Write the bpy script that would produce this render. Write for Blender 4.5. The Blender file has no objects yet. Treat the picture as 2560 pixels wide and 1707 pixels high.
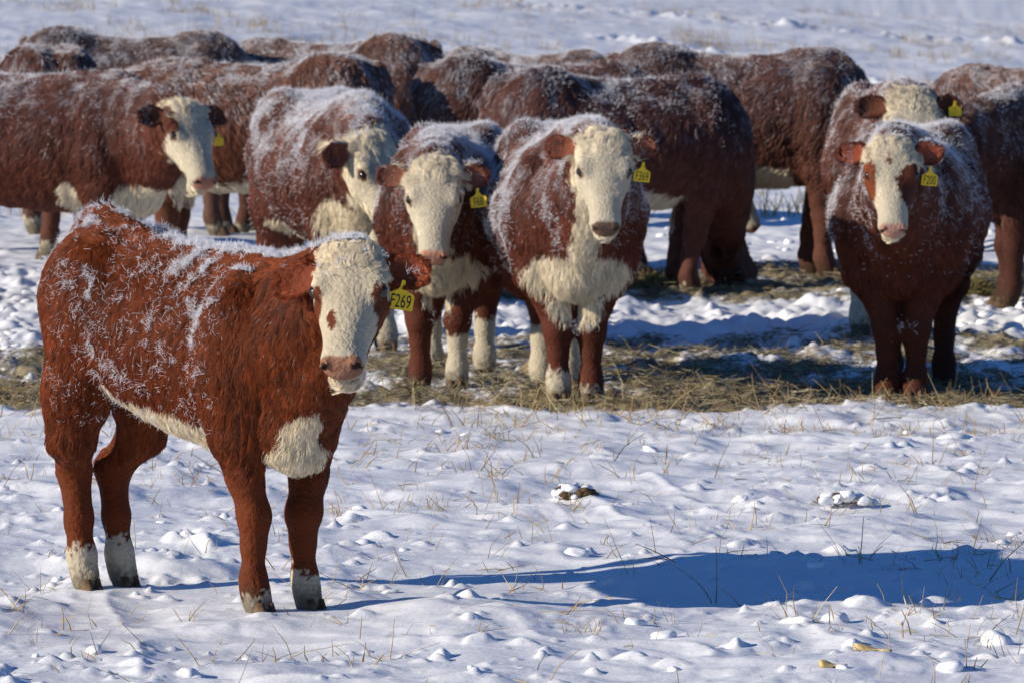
import bpy, math, random
import numpy as np
from mathutils import Vector, Matrix

random.seed(7)
RNG = np.random.default_rng(7)
scene = bpy.context.scene
COL = scene.collection

# ------------------------------------------------------------------ camera, light, exposure
CAM_H = 1.2
F_PX = 13000.0            # focal length in pixels of the 2560 px wide photograph
cam_d = bpy.data.cameras.new("camera")
cam_d.sensor_width = 36.0
cam_d.lens = F_PX / 2560.0 * 36.0
cam_d.clip_start = 0.5
cam_d.clip_end = 3000.0
cam_d.dof.use_dof = True
cam_d.dof.focus_distance = 12.75
cam_d.dof.aperture_fstop = 17.0
cam = bpy.data.objects.new("camera", cam_d)
cam.location = (0, 0, CAM_H)
cam.rotation_euler = (math.pi / 2 - math.atan(548.5 / F_PX), 0, 0)
COL.objects.link(cam)
scene.camera = cam

SUN_AZ = math.radians(21)      # shadows run to the right and this much away from the camera
SUN_EL = math.radians(20.5)
sun_vec = Vector((-math.cos(SUN_AZ) * math.cos(SUN_EL), -math.sin(SUN_AZ) * math.cos(SUN_EL), math.sin(SUN_EL)))
sd = bpy.data.lights.new("sun", 'SUN')
sd.energy = 5.0
sd.angle = math.radians(0.5)
sd.color = (1.0, 0.895, 0.735)
sun = bpy.data.objects.new("sun", sd)
sun.rotation_euler = sun_vec.to_track_quat('Z', 'Y').to_euler()
sun.location = (-20, -10, 15)
COL.objects.link(sun)

world = bpy.data.worlds.new("World")
scene.world = world
world.use_nodes = True
wn = world.node_tree.nodes
wl = world.node_tree.links
for n_ in list(wn):
    wn.remove(n_)
wo = wn.new('ShaderNodeOutputWorld')
wb = wn.new('ShaderNodeBackground')
wb.inputs['Strength'].default_value = 0.10
ws = wn.new('ShaderNodeTexSky')
ws.sky_type = 'NISHITA'
ws.sun_disc = False
ws.sun_elevation = SUN_EL
ws.sun_rotation = math.atan2(sun_vec.x, sun_vec.y)
ws.altitude = 900
ws.air_density = 1.0
ws.dust_density = 0.0
ws.ozone_density = 10.0
wl.new(ws.outputs[0], wb.inputs[0])
wl.new(wb.outputs[0], wo.inputs[0])

scene.view_settings.view_transform = 'Standard'
scene.view_settings.look = 'None'
scene.view_settings.gamma = 1.0
scene.view_settings.use_curve_mapping = False
scene.view_settings.exposure = 0.13
scene.render.engine = 'CYCLES'
scene.cycles.max_bounces = 6
scene.cycles.diffuse_bounces = 3
scene.cycles.glossy_bounces = 2
scene.cycles.transparent_max_bounces = 4
scene.cycles.use_denoising = True

# ------------------------------------------------------------------ small helpers
def px(u, v, d):
    """a point of the place seen at pixel (u, v) of the 2560 px photograph, d metres away"""
    return np.array([(u - 1280) / F_PX * d, d, CAM_H - (v - 305) / F_PX * d])

def hsh(i, j, k, seed):
    n = (i * 374761393 + j * 668265263 + k * 1274126177 + seed * 974634521) & 0xFFFFFFFF
    n = ((n ^ (n >> 13)) * 1274126177) & 0xFFFFFFFF
    n = n ^ (n >> 16)
    return (n & 0xFFFF).astype(np.float32) / 32767.5 - 1.0

def noise3(p, seed=0):
    """value noise, -1..1, p (N,3)"""
    p = np.asarray(p, np.float64)
    b = np.floor(p).astype(np.int64)
    f = (p - b).astype(np.float32)
    f = f * f * (3 - 2 * f)
    r = np.zeros(len(p), np.float32)
    for dx in (0, 1):
        wx = f[:, 0] if dx else 1 - f[:, 0]
        for dy in (0, 1):
            wy = f[:, 1] if dy else 1 - f[:, 1]
            for dz in (0, 1):
                wz = f[:, 2] if dz else 1 - f[:, 2]
                r += wx * wy * wz * hsh(b[:, 0] + dx, b[:, 1] + dy, b[:, 2] + dz, seed)
    return r

def noise2(x, y, seed=0):
    sh = np.shape(x)
    x = np.ravel(x).astype(np.float64); y = np.ravel(y).astype(np.float64)
    bx = np.floor(x).astype(np.int64); by = np.floor(y).astype(np.int64)
    fx = (x - bx); fy = (y - by)
    fx = fx * fx * fx * (fx * (fx * 6 - 15) + 10); fy = fy * fy * fy * (fy * (fy * 6 - 15) + 10)
    z = np.zeros_like(bx)
    a = hsh(bx, by, z, seed); b = hsh(bx + 1, by, z, seed)
    c = hsh(bx, by + 1, z, seed); d = hsh(bx + 1, by + 1, z, seed)
    return ((a * (1 - fx) + b * fx) * (1 - fy) + (c * (1 - fx) + d * fx) * fy).reshape(sh)

def fbm2(x, y, seed=0, oct=3, gain=0.5):
    r = 0; a = 1.0; s = 0
    for o in range(oct):
        r = r + a * noise2(x * 2 ** o + 17.3 * o, y * 2 ** o - 9.1 * o, seed + o); s += a; a *= gain
    return r / s

def sstep(a, b, x):
    t = np.clip((x - a) / (b - a), 0, 1)
    return t * t * (3 - 2 * t)

def norm(v):
    v = np.asarray(v, float)
    return v / np.maximum(np.linalg.norm(v, axis=-1, keepdims=True), 1e-9)

def new_mesh(name, V, Fq, smooth=True):
    """V (n,3); Fq an array (m,3) or (m,4), or a list of such arrays"""
    me = bpy.data.meshes.new(name)
    if isinstance(Fq, np.ndarray):
        Fq = [Fq]
    V = np.ascontiguousarray(V, np.float32)
    loops = np.concatenate([f.ravel() for f in Fq]).astype(np.int32)
    tot = np.concatenate([np.full(len(f), f.shape[1], np.int32) for f in Fq])
    st = np.concatenate([[0], np.cumsum(tot)[:-1]]).astype(np.int32)
    me.vertices.add(len(V)); me.vertices.foreach_set('co', V.ravel())
    me.loops.add(len(loops)); me.loops.foreach_set('vertex_index', loops)
    me.polygons.add(len(tot)); me.polygons.foreach_set('loop_start', st); me.polygons.foreach_set('loop_total', tot)
    if smooth:
        me.polygons.foreach_set('use_smooth', np.ones(len(tot), bool))
    me.update(calc_edges=True)
    me.validate()
    return me

def set_col(me, C, name='Col'):
    a = me.attributes.new(name, 'FLOAT_COLOR', 'POINT')
    c4 = np.ones((len(C), 4), np.float32); c4[:, :3] = C
    a.data.foreach_set('color', c4.ravel())

def link(name, data, mat=None, parent=None):
    o = bpy.data.objects.new(name, data)
    COL.objects.link(o)
    if mat is not None:
        data.materials.append(mat)
    if parent is not None:
        o.parent = parent
    return o

def tag(o, label=None, cat=None, group=None, kind=None):
    if label: o['label'] = label
    if cat: o['category'] = cat
    if group: o['group'] = group
    if kind: o['kind'] = kind
    return o

# ------------------------------------------------------------------ materials
def mat_new(name):
    m = bpy.data.materials.new(name)
    m.use_nodes = True
    nt = m.node_tree
    b = nt.nodes['Principled BSDF']
    return m, nt, b

def attr_mat(name, rough=0.6, spec=0.3, attr='Col', bump=0.0, bscale=200.0):
    m, nt, b = mat_new(name)
    a = nt.nodes.new('ShaderNodeAttribute'); a.attribute_name = attr
    nt.links.new(a.outputs['Color'], b.inputs['Base Color'])
    b.inputs['Roughness'].default_value = rough
    b.inputs['Specular IOR Level'].default_value = spec
    if bump:
        t = nt.nodes.new('ShaderNodeTexNoise'); t.inputs['Scale'].default_value = bscale
        tc = nt.nodes.new('ShaderNodeTexCoord')
        nt.links.new(tc.outputs['Object'], t.inputs['Vector'])
        bp = nt.nodes.new('ShaderNodeBump'); bp.inputs['Strength'].default_value = bump
        bp.inputs['Distance'].default_value = 0.01
        nt.links.new(t.outputs['Fac'], bp.inputs['Height'])
        nt.links.new(bp.outputs['Normal'], b.inputs['Normal'])
    return m

def flat_mat(name, col, rough=0.5, spec=0.4, nvar=0.0, nscale=60):
    m, nt, b = mat_new(name)
    b.inputs['Base Color'].default_value = (*col, 1)
    b.inputs['Roughness'].default_value = rough
    b.inputs['Specular IOR Level'].default_value = spec
    if nvar:
        tc = nt.nodes.new('ShaderNodeTexCoord')
        t = nt.nodes.new('ShaderNodeTexNoise'); t.inputs['Scale'].default_value = nscale
        t.inputs['Detail'].default_value = 4
        nt.links.new(tc.outputs['Object'], t.inputs['Vector'])
        r = nt.nodes.new('ShaderNodeValToRGB')
        r.color_ramp.elements[0].position = 0.3; r.color_ramp.elements[1].position = 0.7
        r.color_ramp.elements[0].color = (*[c * (1 - nvar) for c in col], 1)
        r.color_ramp.elements[1].color = (*[min(1, c * (1 + nvar)) for c in col], 1)
        nt.links.new(t.outputs['Fac'], r.inputs['Fac'])
        nt.links.new(r.outputs['Color'], b.inputs['Base Color'])
    return m

M_BODY = attr_mat('hide', 0.75, 0.15, bump=0.6, bscale=90)
M_HAIR = attr_mat('hair', 0.5, 0.22)
M_FROST = flat_mat('frost', (0.78, 0.78, 0.82), 0.6, 0.3)
M_EYE = flat_mat('eye', (0.012, 0.007, 0.005), 0.08, 0.6)
M_HOOF = flat_mat('hoof', (0.11, 0.068, 0.038), 0.75, 0.2, 0.6, 45)
M_TAG = flat_mat('tag_plastic', (0.86, 0.56, 0.012), 0.45, 0.35, 0.14, 60)
M_INK = flat_mat('tag_ink', (0.012, 0.012, 0.012), 0.5, 0.3)
M_STRAW = attr_mat('straw', 0.6, 0.3)

# snow ground
def make_snow_ground():
    m, nt, b = mat_new('snow_ground')
    N = nt.nodes; Lk = nt.links
    tc = N.new('ShaderNodeTexCoord')
    at = N.new('ShaderNodeAttribute'); at.attribute_name = 'hay'
    # hay / soil colour
    n1 = N.new('ShaderNodeTexNoise'); n1.inputs['Scale'].default_value = 14; n1.inputs['Detail'].default_value = 6
    Lk.new(tc.outputs['Object'], n1.inputs['Vector'])
    r1 = N.new('ShaderNodeValToRGB')
    e = r1.color_ramp.elements
    e[0].position = 0.32; e[0].color = (0.06, 0.045, 0.027, 1)
    e[1].position = 0.68; e[1].color = (0.38, 0.32, 0.21, 1)
    e2 = r1.color_ramp.elements.new(0.5); e2.color = (0.19, 0.155, 0.09, 1)
    Lk.new(n1.outputs['Fac'], r1.inputs['Fac'])
    # broken edge between snow and hay
    n2 = N.new('ShaderNodeTexNoise'); n2.inputs['Scale'].default_value = 22; n2.inputs['Detail'].default_value = 8
    n2.inputs['Roughness'].default_value = 0.7
    Lk.new(tc.outputs['Object'], n2.inputs['Vector'])
    ad = N.new('ShaderNodeMath'); ad.operation = 'ADD'
    Lk.new(at.outputs['Fac'], ad.inputs[0]); Lk.new(n2.outputs['Fac'], ad.inputs[1])
    mr = N.new('ShaderNodeMapRange'); mr.inputs['From Min'].default_value = 0.93; mr.inputs['From Max'].default_value = 1.10
    Lk.new(ad.outputs[0], mr.inputs['Value'])
    snowc = N.new('ShaderNodeValToRGB')
    snowc.color_ramp.elements[0].color = (0.78, 0.80, 0.84, 1)
    snowc.color_ramp.elements[1].color = (0.86, 0.87, 0.89, 1)
    n3 = N.new('ShaderNodeTexNoise'); n3.inputs['Scale'].default_value = 3; n3.inputs['Detail'].default_value = 5
    Lk.new(tc.outputs['Object'], n3.inputs['Vector'])
    Lk.new(n3.outputs['Fac'], snowc.inputs['Fac'])
    mx = N.new('ShaderNodeMix'); mx.data_type = 'RGBA'
    Lk.new(mr.outputs['Result'], mx.inputs['Factor'])
    Lk.new(snowc.outputs['Color'], mx.inputs[6]); Lk.new(r1.outputs['Color'], mx.inputs[7])
    Lk.new(mx.outputs[2], b.inputs['Base Color'])
    b.inputs['Roughness'].default_value = 0.55
    b.inputs['Specular IOR Level'].default_value = 0.25
    # fine crust
    n4 = N.new('ShaderNodeTexNoise'); n4.inputs['Scale'].default_value = 55; n4.inputs['Detail'].default_value = 6
    Lk.new(tc.outputs['Object'], n4.inputs['Vector'])
    bp = N.new('ShaderNodeBump'); bp.inputs['Strength'].default_value = 0.22; bp.inputs['Distance'].default_value = 0.010
    Lk.new(n4.outputs['Fac'], bp.inputs['Height'])
    Lk.new(bp.outputs['Normal'], b.inputs['Normal'])
    return m
M_GROUND = make_snow_ground()
M_SNOW = flat_mat('snow_lump', (0.84, 0.855, 0.88), 0.55, 0.25, 0.05, 30)

# ------------------------------------------------------------------ the ground
GY = np.array([-400, 0, 23.5, 26, 29, 31.5, 36, 40, 60, 120, 400, 900])
GZ = np.array([0, 0, 0.0, 0.05, 0.17, 0.26, 0.42, 0.56, 1.36, 4.1, 17.0, 38.0])
_yy = np.linspace(-60, 900, 9601)
_zz = np.interp(_yy, GY, GZ)
_k = np.ones(15) / 15
_zz = np.convolve(np.pad(_zz, 7, mode='edge'), _k, mode='valid')
def macro_z(x, y):
    return np.interp(y, _yy, _zz) - 1.5 * np.tanh(np.asarray(x) / 20.0) * sstep(37, 62, np.asarray(y, float))

def hay_mask(x, y):
    w = 0.45 * fbm2(x * 1.3, y * 1.3, 31)
    m = sstep(21.2, 21.9, y + w) * (1 - sstep(26.6, 28.0, y + w))
    fine = fbm2(x * 4.5, y * 2.6, 35, 3, .6)
    m = m * np.clip(.60 + .44 * fine + .18 * fbm2(x * 1.1, y * .9, 36), 0, 1)
    m = m * (1 - .28 * sstep(25.2, 27.0, y) * sstep(.2, -.6, x))
    # the line of hay the back row is eating
    m2 = 0.9 * sstep(29.0, 29.6, y + 0.4 * fbm2(x * 1.2, y, 37)) * (1 - sstep(32.2, 33.2, y)) * sstep(-0.6, 0.3, x + 0.4 * (y - 29.5)) * np.clip(.75 + .4 * fine, 0, 1)
    m3 = 0.22 * np.exp(-((x - 1.2) / 1.2) ** 2 - ((y - 22.6) / 0.8) ** 2)
    m4 = 0.36 * np.exp(-((y - 15.9 - 0.25 * fbm2(x, y, 41)) / 0.6) ** 2) * sstep(-0.2, 0.6, fbm2(x * 3.2, y * 2.2, 43) * 1.2) * sstep(0.0, 0.5, x + .2)
    hill = 0.50 * sstep(38, 45, y) * np.clip(0.05 + fbm2(x * 0.55, y * 0.16, 45, 4, 0.65) * 1.9, 0, 1)
    return np.clip(np.maximum.reduce([m + m3, m2, m4, hill]), 0, 1)

def relief(x, y):
    """small snow relief, without the scattered lumps"""
    h = 0.026 * fbm2(x * 1.2, y * 0.8, 3, 3)
    n = fbm2(x * 3.8 + 0.6 * y, y * 2.9, 5, 3, 0.42)
    h += 0.030 * np.maximum(n, -0.10)
    r = 1 - np.abs(noise2(x * 3.1 + 0.35 * y, y * 2.3, 8))
    h += 0.017 * r ** 3 * (0.4 + 0.6 * sstep(-.3, .4, noise2(x * .8, y * .7, 9)))
    h += 0.006 * np.maximum(fbm2(x * 13 + 2 * noise2(x * 3, y * 3, 12), y * 9, 11, 2), -.1)
    h += 0.030 * np.maximum(0, noise2(x * 1.9 + .4 * y, y * 1.5, 14) - .25) * (.6 + .8 * noise2(x * 9, y * 6, 16))
    # trampled strips
    tr = sstep(21.3, 22.0, y) * (1 - sstep(31, 33, y))
    h += tr * (0.055 * np.maximum(fbm2(x * 6.5, y * 4.5, 13, 3, 0.65), -0.2) + 0.02 * fbm2(x * 2.0, y * 1.5, 15))
    far = sstep(36, 42, y)
    h = h * (1 - 0.5 * far) + far * (0.10 * fbm2(x * 0.5, y * 0.22, 17, 4, 0.6) + 0.14 * np.maximum(0, noise2(x * 0.12 + 0.05 * y, y * 0.12, 19) - 0.25))
    for (xa, ya, xb, yb, w, a) in ((1.6, 92, 7.5, 63, .8, .17), (.2, 112, 10, 104, 1.0, .16), (-3.4, 75, -2.2, 71, .4, .10)):
        t = np.clip(((x - xa) * (xb - xa) + (y - ya) * (yb - ya)) / ((xb - xa) ** 2 + (yb - ya) ** 2), 0, 1)
        dd = np.hypot(x - xa - t * (xb - xa), y - ya - t * (yb - ya))
        h = h + a * np.exp(-(dd / w) ** 2) * np.clip(.1 + 1.2 * fbm2(x * 3.0, y * 1.2, 77, 3), 0, 1)
    return h

HOOF_SPOTS = []      # filled by the animals' placement; the snow is pressed flat there

def build_ground():
    vs = [10.0]
    while vs[-1] < 27.5: vs.append(vs[-1] + 0.0125 * vs[-1] / 12.0 * (1.35 if vs[-1] > 22 else 1.0))
    while vs[-1] < 40: vs.append(vs[-1] + 0.045)
    while vs[-1] < 130: vs.append(vs[-1] * 1.004)
    while vs[-1] < 900: vs.append(vs[-1] * 1.06)
    pre = list(-np.geomspace(60, 1.0, 10)) + list(np.linspace(0, 9.8, 14))
    V = np.array(pre + vs)
    u = np.linspace(-1, 1, 470)
    out = 1 + np.geomspace(0.02, 60, 16)
    U = np.concatenate([-out[::-1], u, out])
    half = 0.35 + 0.112 * np.maximum(V, 9)
    X = U[None, :] * half[:, None]
    Y = np.repeat(V[:, None], len(U), 1)
    Z = macro_z(X, Y) + relief(X, Y)
    nv, nu = X.shape
    # scattered lumps and small drifts, each a rounded bump pressed into the sheet
    rng = np.random.default_rng(5)
    n = 8500
    d = np.concatenate([rng.uniform(10.3, 22, int(n * .56)), rng.uniform(21.5, 33, n - int(n * .56))])
    xx = rng.uniform(-1, 1, n) * (0.3 + 0.11 * d)
    clus = fbm2(xx * 1.1, d * 0.9, 51)
    keep = rng.random(n) < np.clip(np.where(d > 21.5, .6, .45) + 1.7 * clus, 0.06, 1)
    d, xx = d[keep], xx[keep]
    R = 0.0105 * np.exp(rng.normal(0.30, 0.55, len(d))) * (1 + 1.3 * (d > 22))
    R = np.minimum(R, 0.10)
    Hh = R * rng.uniform(0.25, 0.7, len(d)) * np.where(R > .04, .6, 1)
    for i in range(len(d)):
        a = rng.uniform(0.7, 1.5)
        r = R[i]
        i0, i1 = np.searchsorted(V, [d[i] - r * 1.3, d[i] + r * 1.3])
        if i1 <= i0: continue
        hw = 0.35 + 0.112 * d[i]
        j0, j1 = np.searchsorted(U, [(xx[i] - r * a * 1.3) / hw, (xx[i] + r * a * 1.3) / hw])
        if j1 <= j0: continue
        dx = (X[i0:i1, j0:j1] - xx[i]) / (r * a); dy = (Y[i0:i1, j0:j1] - d[i]) / r
        ang = np.arctan2(dy, dx)
        q = np.sqrt(dx * dx + dy * dy) * (1 + 0.16 * np.sin(3 * ang + i) + 0.1 * np.sin(5 * ang + 2 * i))
        Z[i0:i1, j0:j1] += Hh[i] * np.where(q < 1, np.maximum(1 - q * q, 0) ** (0.9 if i % 3 == 0 else 1.9), 0)
    # hooves press into the snow
    for hx, hy in HOOF_SPOTS:
        w = np.exp(-((X - hx) ** 2 + (Y - hy) ** 2) / 0.09 ** 2)
        Z = Z * (1 - w) + (macro_z(hx, hy) + 0.004) * w
    hay = hay_mask(X, Y)
    idx = np.arange(nv * nu).reshape(nv, nu)
    Q = np.stack([idx[:-1, :-1], idx[:-1, 1:], idx[1:, 1:], idx[1:, :-1]], -1).reshape(-1, 4)
    P = np.stack([X, Y, Z], -1).reshape(-1, 3)
    me = new_mesh('snow_ground', P, Q)
    a = me.attributes.new('hay', 'FLOAT', 'POINT'); a.data.foreach_set('value', hay.ravel().astype(np.float32))
    o = link('snow_ground', me, M_GROUND)
    tag(o, 'uneven sunlit snowfield with trodden hay, rising to a hillside behind the herd', None, None, 'structure')
    def zat(x, y):
        i = np.clip(np.searchsorted(V, y) - 1, 0, nv - 2)
        hw = 0.35 + 0.112 * np.maximum(y, 9)
        j = np.clip(np.searchsorted(U, x / hw) - 1, 0, nu - 2)
        return np.maximum(Z[i, j], np.minimum(Z[i + 1, j + 1], Z[i, j] + .01))
    return zat

# ------------------------------------------------------------------ implicit surfaces
class Field:
    def __init__(s, lo, hi, h):
        s.h = h; s.lo = np.array(lo, float)
        s.n = np.ceil((np.array(hi) - s.lo) / h).astype(int) + 1
        s.ax = [(s.lo[i] + np.arange(s.n[i]) * h).astype(np.float32) for i in range(3)]
        s.F = np.full(s.n, 1.0, np.float32)
    def box(s, lo, hi, pad):
        a = np.clip(np.floor((np.array(lo) - pad - s.lo) / s.h).astype(int), 0, s.n)
        b = np.clip(np.ceil((np.array(hi) + pad - s.lo) / s.h).astype(int) + 1, 0, s.n)
        sl = tuple(slice(a[i], b[i]) for i in range(3))
        return sl, s.ax[0][sl[0]][:, None, None], s.ax[1][sl[1]][None, :, None], s.ax[2][sl[2]][None, None, :]
    def blend(s, sl, d, k):
        f = s.F[sl]
        if k <= 0:
            s.F[sl] = np.minimum(f, d); return
        h = np.maximum(k - np.abs(f - d), 0) / k
        s.F[sl] = np.minimum(f, d) - h * h * k * 0.25
    def carve(s, sl, d, k):
        f = s.F[sl]; d = -d
        h = np.maximum(k - np.abs(f - d), 0) / max(k, 1e-6)
        s.F[sl] = np.maximum(f, d) + h * h * k * 0.25
    def cone(s, a, b, ra, rb, k):
        a = np.array(a, float); b = np.array(b, float); m = max(ra, rb)
        sl, X, Y, Z = s.box(np.minimum(a, b) - m, np.maximum(a, b) + m, k + 0.03)
        ab = b - a; L2 = max(float(ab @ ab), 1e-9)
        t = np.clip(((X - a[0]) * ab[0] + (Y - a[1]) * ab[1] + (Z - a[2]) * ab[2]) / L2, 0, 1)
        d = np.sqrt((X - a[0] - t * ab[0]) ** 2 + (Y - a[1] - t * ab[1]) ** 2 + (Z - a[2] - t * ab[2]) ** 2) - (ra + t * (rb - ra))
        s.blend(sl, d, k)
    def chain(s, pts, k):
        for p, q in zip(pts[:-1], pts[1:]):
            s.cone(p[:3], q[:3], p[3], q[3], k)
    def ell(s, c, R, r, k, carve=False):
        """oriented ellipsoid, R rows are its axes"""
        c = np.array(c, float); r = np.array(r, float); m = r.max()
        sl, X, Y, Z = s.box(c - m, c + m, k + 0.03)
        k0 = 0; k1 = 0
        for i in range(3):
            q = (X - c[0]) * R[i][0] + (Y - c[1]) * R[i][1] + (Z - c[2]) * R[i][2]
            k0 = k0 + (q / r[i]) ** 2; k1 = k1 + (q / r[i] ** 2) ** 2
        k0 = np.sqrt(k0); k1 = np.sqrt(np.maximum(k1, 1e-9))
        d = k0 * (k0 - 1) / k1
        d = np.where(k0 < 0.05, -r.min(), d)
        (s.carve if carve else s.blend)(sl, d, k)
    def loft(s, O, R, st, n, k, lo, hi, tent=0.0, keel=0.0):
        """sections along R[0]: st rows (x, top, bottom, halfwidth)"""
        st = np.array(st, float)
        xs = np.linspace(st[0, 0], st[-1, 0], 160)
        tb = [catmull(st[:, 0], st[:, i], xs) for i in (1, 2, 3)]
        sl, X, Y, Z = s.box(lo, hi, k + 0.03)
        O = np.array(O, float)
        u, v, w = [(X - O[0]) * R[i][0] + (Y - O[1]) * R[i][1] + (Z - O[2]) * R[i][2] for i in range(3)]
        uc = np.clip(u, xs[0], xs[-1])
        top = np.interp(uc, xs, tb[0]); bot = np.interp(uc, xs, tb[1]); wd = np.maximum(np.interp(uc, xs, tb[2]), 0.01)
        zc = (top + bot) / 2; hh = np.maximum((top - bot) / 2, 0.01)
        th = np.clip((w - zc) / hh, -1, 1)
        wd = wd * (1 - tent * np.maximum(th, 0) ** 1.4 - keel * np.maximum(-th, 0) ** 1.6)
        qa = np.abs(v) / wd + 1e-6; qb = np.abs(w - zc) / hh + 1e-6
        k0 = (qa ** n + qb ** n) ** (1 / n)
        g = k0 ** (1 - n) * np.sqrt((qa ** (n - 1) / wd) ** 2 + (qb ** (n - 1) / hh) ** 2)
        d = (k0 - 1) / np.maximum(g, 1e-3)
        du = u - uc
        d = np.where(du != 0, np.sqrt(np.maximum(d, 0) ** 2 + du * du), d)
        s.blend(sl, d.astype(np.float32), k)
    def mesh(s):
        F = s.F; n = s.n; sg = F < 0
        cd = n - 1
        S = np.zeros((int(np.prod(cd)), 3)); C = np.zeros(int(np.prod(cd)))
        cid = lambda i, j, k: (i * cd[1] + j) * cd[2] + k
        quads = []
        for ax in range(3):
            a = [slice(None)] * 3; b = [slice(None)] * 3
            a[ax] = slice(None, -1); b[ax] = slice(1, None)
            A = F[tuple(a)]; B = F[tuple(b)]
            I = np.argwhere(sg[tuple(a)] != sg[tuple(b)])
            o1, o2 = [(1, 2), (2, 0), (0, 1)][ax]
            I = I[(I[:, o1] > 0) & (I[:, o2] > 0) & (I[:, o1] < n[o1] - 1) & (I[:, o2] < n[o2] - 1)]
            fa = A[tuple(I.T)]; fb = B[tuple(I.T)]
            t = fa / (fa - fb)
            P = I.astype(float); P[:, ax] += t
            cs = []
            for d1, d2 in ((-1, -1), (0, -1), (0, 0), (-1, 0)):
                J = I.copy(); J[:, o1] += d1; J[:, o2] += d2
                c = cid(J[:, 0], J[:, 1], J[:, 2]); cs.append(c)
                C += np.bincount(c, minlength=len(C))
                for q in range(3):
                    S[:, q] += np.bincount(c, P[:, q], minlength=len(C))
            Q = np.stack(cs, -1)
            fl = fa < 0
            Q[~fl] = Q[~fl][:, ::-1]
            quads.append(Q)
        Q = np.concatenate(quads)
        used = np.flatnonzero(C)
        mp = np.full(len(C), -1); mp[used] = np.arange(len(used))
        V = S[used] / C[used][:, None] * s.h + s.lo
        return V, mp[Q]

def catmull(x, y, xs):
    i = np.clip(np.searchsorted(x, xs, side='right') - 1, 0, len(x) - 2)
    m = np.gradient(y, x)
    dlt = np.diff(y) / np.diff(x)
    for j in range(1, len(x) - 1):
        if dlt[j - 1] * dlt[j] <= 0: m[j] = 0
        else: m[j] = np.sign(m[j]) * min(abs(m[j]), 3 * abs(dlt[j - 1]), 3 * abs(dlt[j]))
    h = x[i + 1] - x[i]; t = (xs - x[i]) / h
    return (2 * t**3 - 3 * t**2 + 1) * y[i] + (t**3 - 2 * t**2 + t) * h * m[i] + (-2 * t**3 + 3 * t**2) * y[i + 1] + (t**3 - t**2) * h * m[i + 1]

def vnormals(V, Q):
    fn = np.cross(V[Q[:, 2]] - V[Q[:, 0]], V[Q[:, 3]] - V[Q[:, 1]])
    N = np.zeros_like(V)
    for c in range(4):
        for q in range(3):
            N[:, q] += np.bincount(Q[:, c], fn[:, q], minlength=len(V))
    return norm(N), np.linalg.norm(fn, axis=1) / 2

# ------------------------------------------------------------------ hair
def hair_object(name, parent, P, R, C, mat):
    """P (N,k,3) points, R (k,) or (N,k) radii, C (N,3) colours or None"""
    N, k = P.shape[:2]
    cu = bpy.data.hair_curves.new(name)
    cu.add_curves([k] * N)
    cu.attributes['position'].data.foreach_set('vector', np.ascontiguousarray(P, np.float32).ravel())
    if R.ndim == 1: R = np.broadcast_to(R, (N, k))
    ra = cu.attributes.get('radius') or cu.attributes.new('radius', 'FLOAT', 'POINT')
    ra.data.foreach_set('value', np.ascontiguousarray(R, np.float32).ravel())
    if C is not None:
        c4 = np.ones((N, 4), np.float32); c4[:, :3] = C
        at = cu.attributes.new('Col', 'FLOAT_COLOR', 'CURVE')
        at.data.foreach_set('color', c4.ravel())
    o = link(name, cu, mat, parent)
    o['kind'] = 'stuff'
    return o

WHITE = np.array([0.80, 0.70, 0.52])
PINK = np.array([0.42, 0.20, 0.14])

# templates, in units of the hip height
TORSO = dict(
    x=[-.60, -.585, -.54, -.46, -.36, -.22, -.06, .10, .25, .37, .46, .53, .565, .58],
    t=[.84, .895, .945, .975, .985, .965, .945, .945, .96, .965, .93, .85, .77, .70],
    b=[.76, .66, .57, .51, .475, .435, .405, .39, .395, .405, .425, .46, .52, .62],
    w=[.03, .085, .14, .185, .215, .245, .262, .258, .235, .205, .175, .135, .09, .03])
CALF_TORSO = dict(
    x=[-.58, -.565, -.52, -.45, -.36, -.22, -.06, .10, .25, .36, .45, .52, .56, .575],
    t=[.89, .99, 1.05, 1.055, 1.03, .99, .965, .952, .945, .94, .92, .86, .78, .70],
    b=[.80, .72, .63, .575, .54, .50, .46, .43, .412, .405, .42, .46, .54, .63],
    w=[.02, .07, .11, .145, .175, .205, .22, .215, .195, .17, .15, .12, .08, .03])
HEADST = [(-.07, -.10, -.20, .05), (-.045, -.01, -.26, .14), (.02, .04, -.33, .205), (.12, .06, -.40, .236), (.24, .05, -.43, .246), (.36, .035, -.44, .246),
          (.48, .015, -.42, .214), (.62, -.005, -.38, .170), (.76, -.02, -.345, .142), (.88, -.035, -.325, .136), (.96, -.06, -.30, .122), (1.01, -.11, -.25, .075), (1.03, -.15, -.21, .03)]

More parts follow.
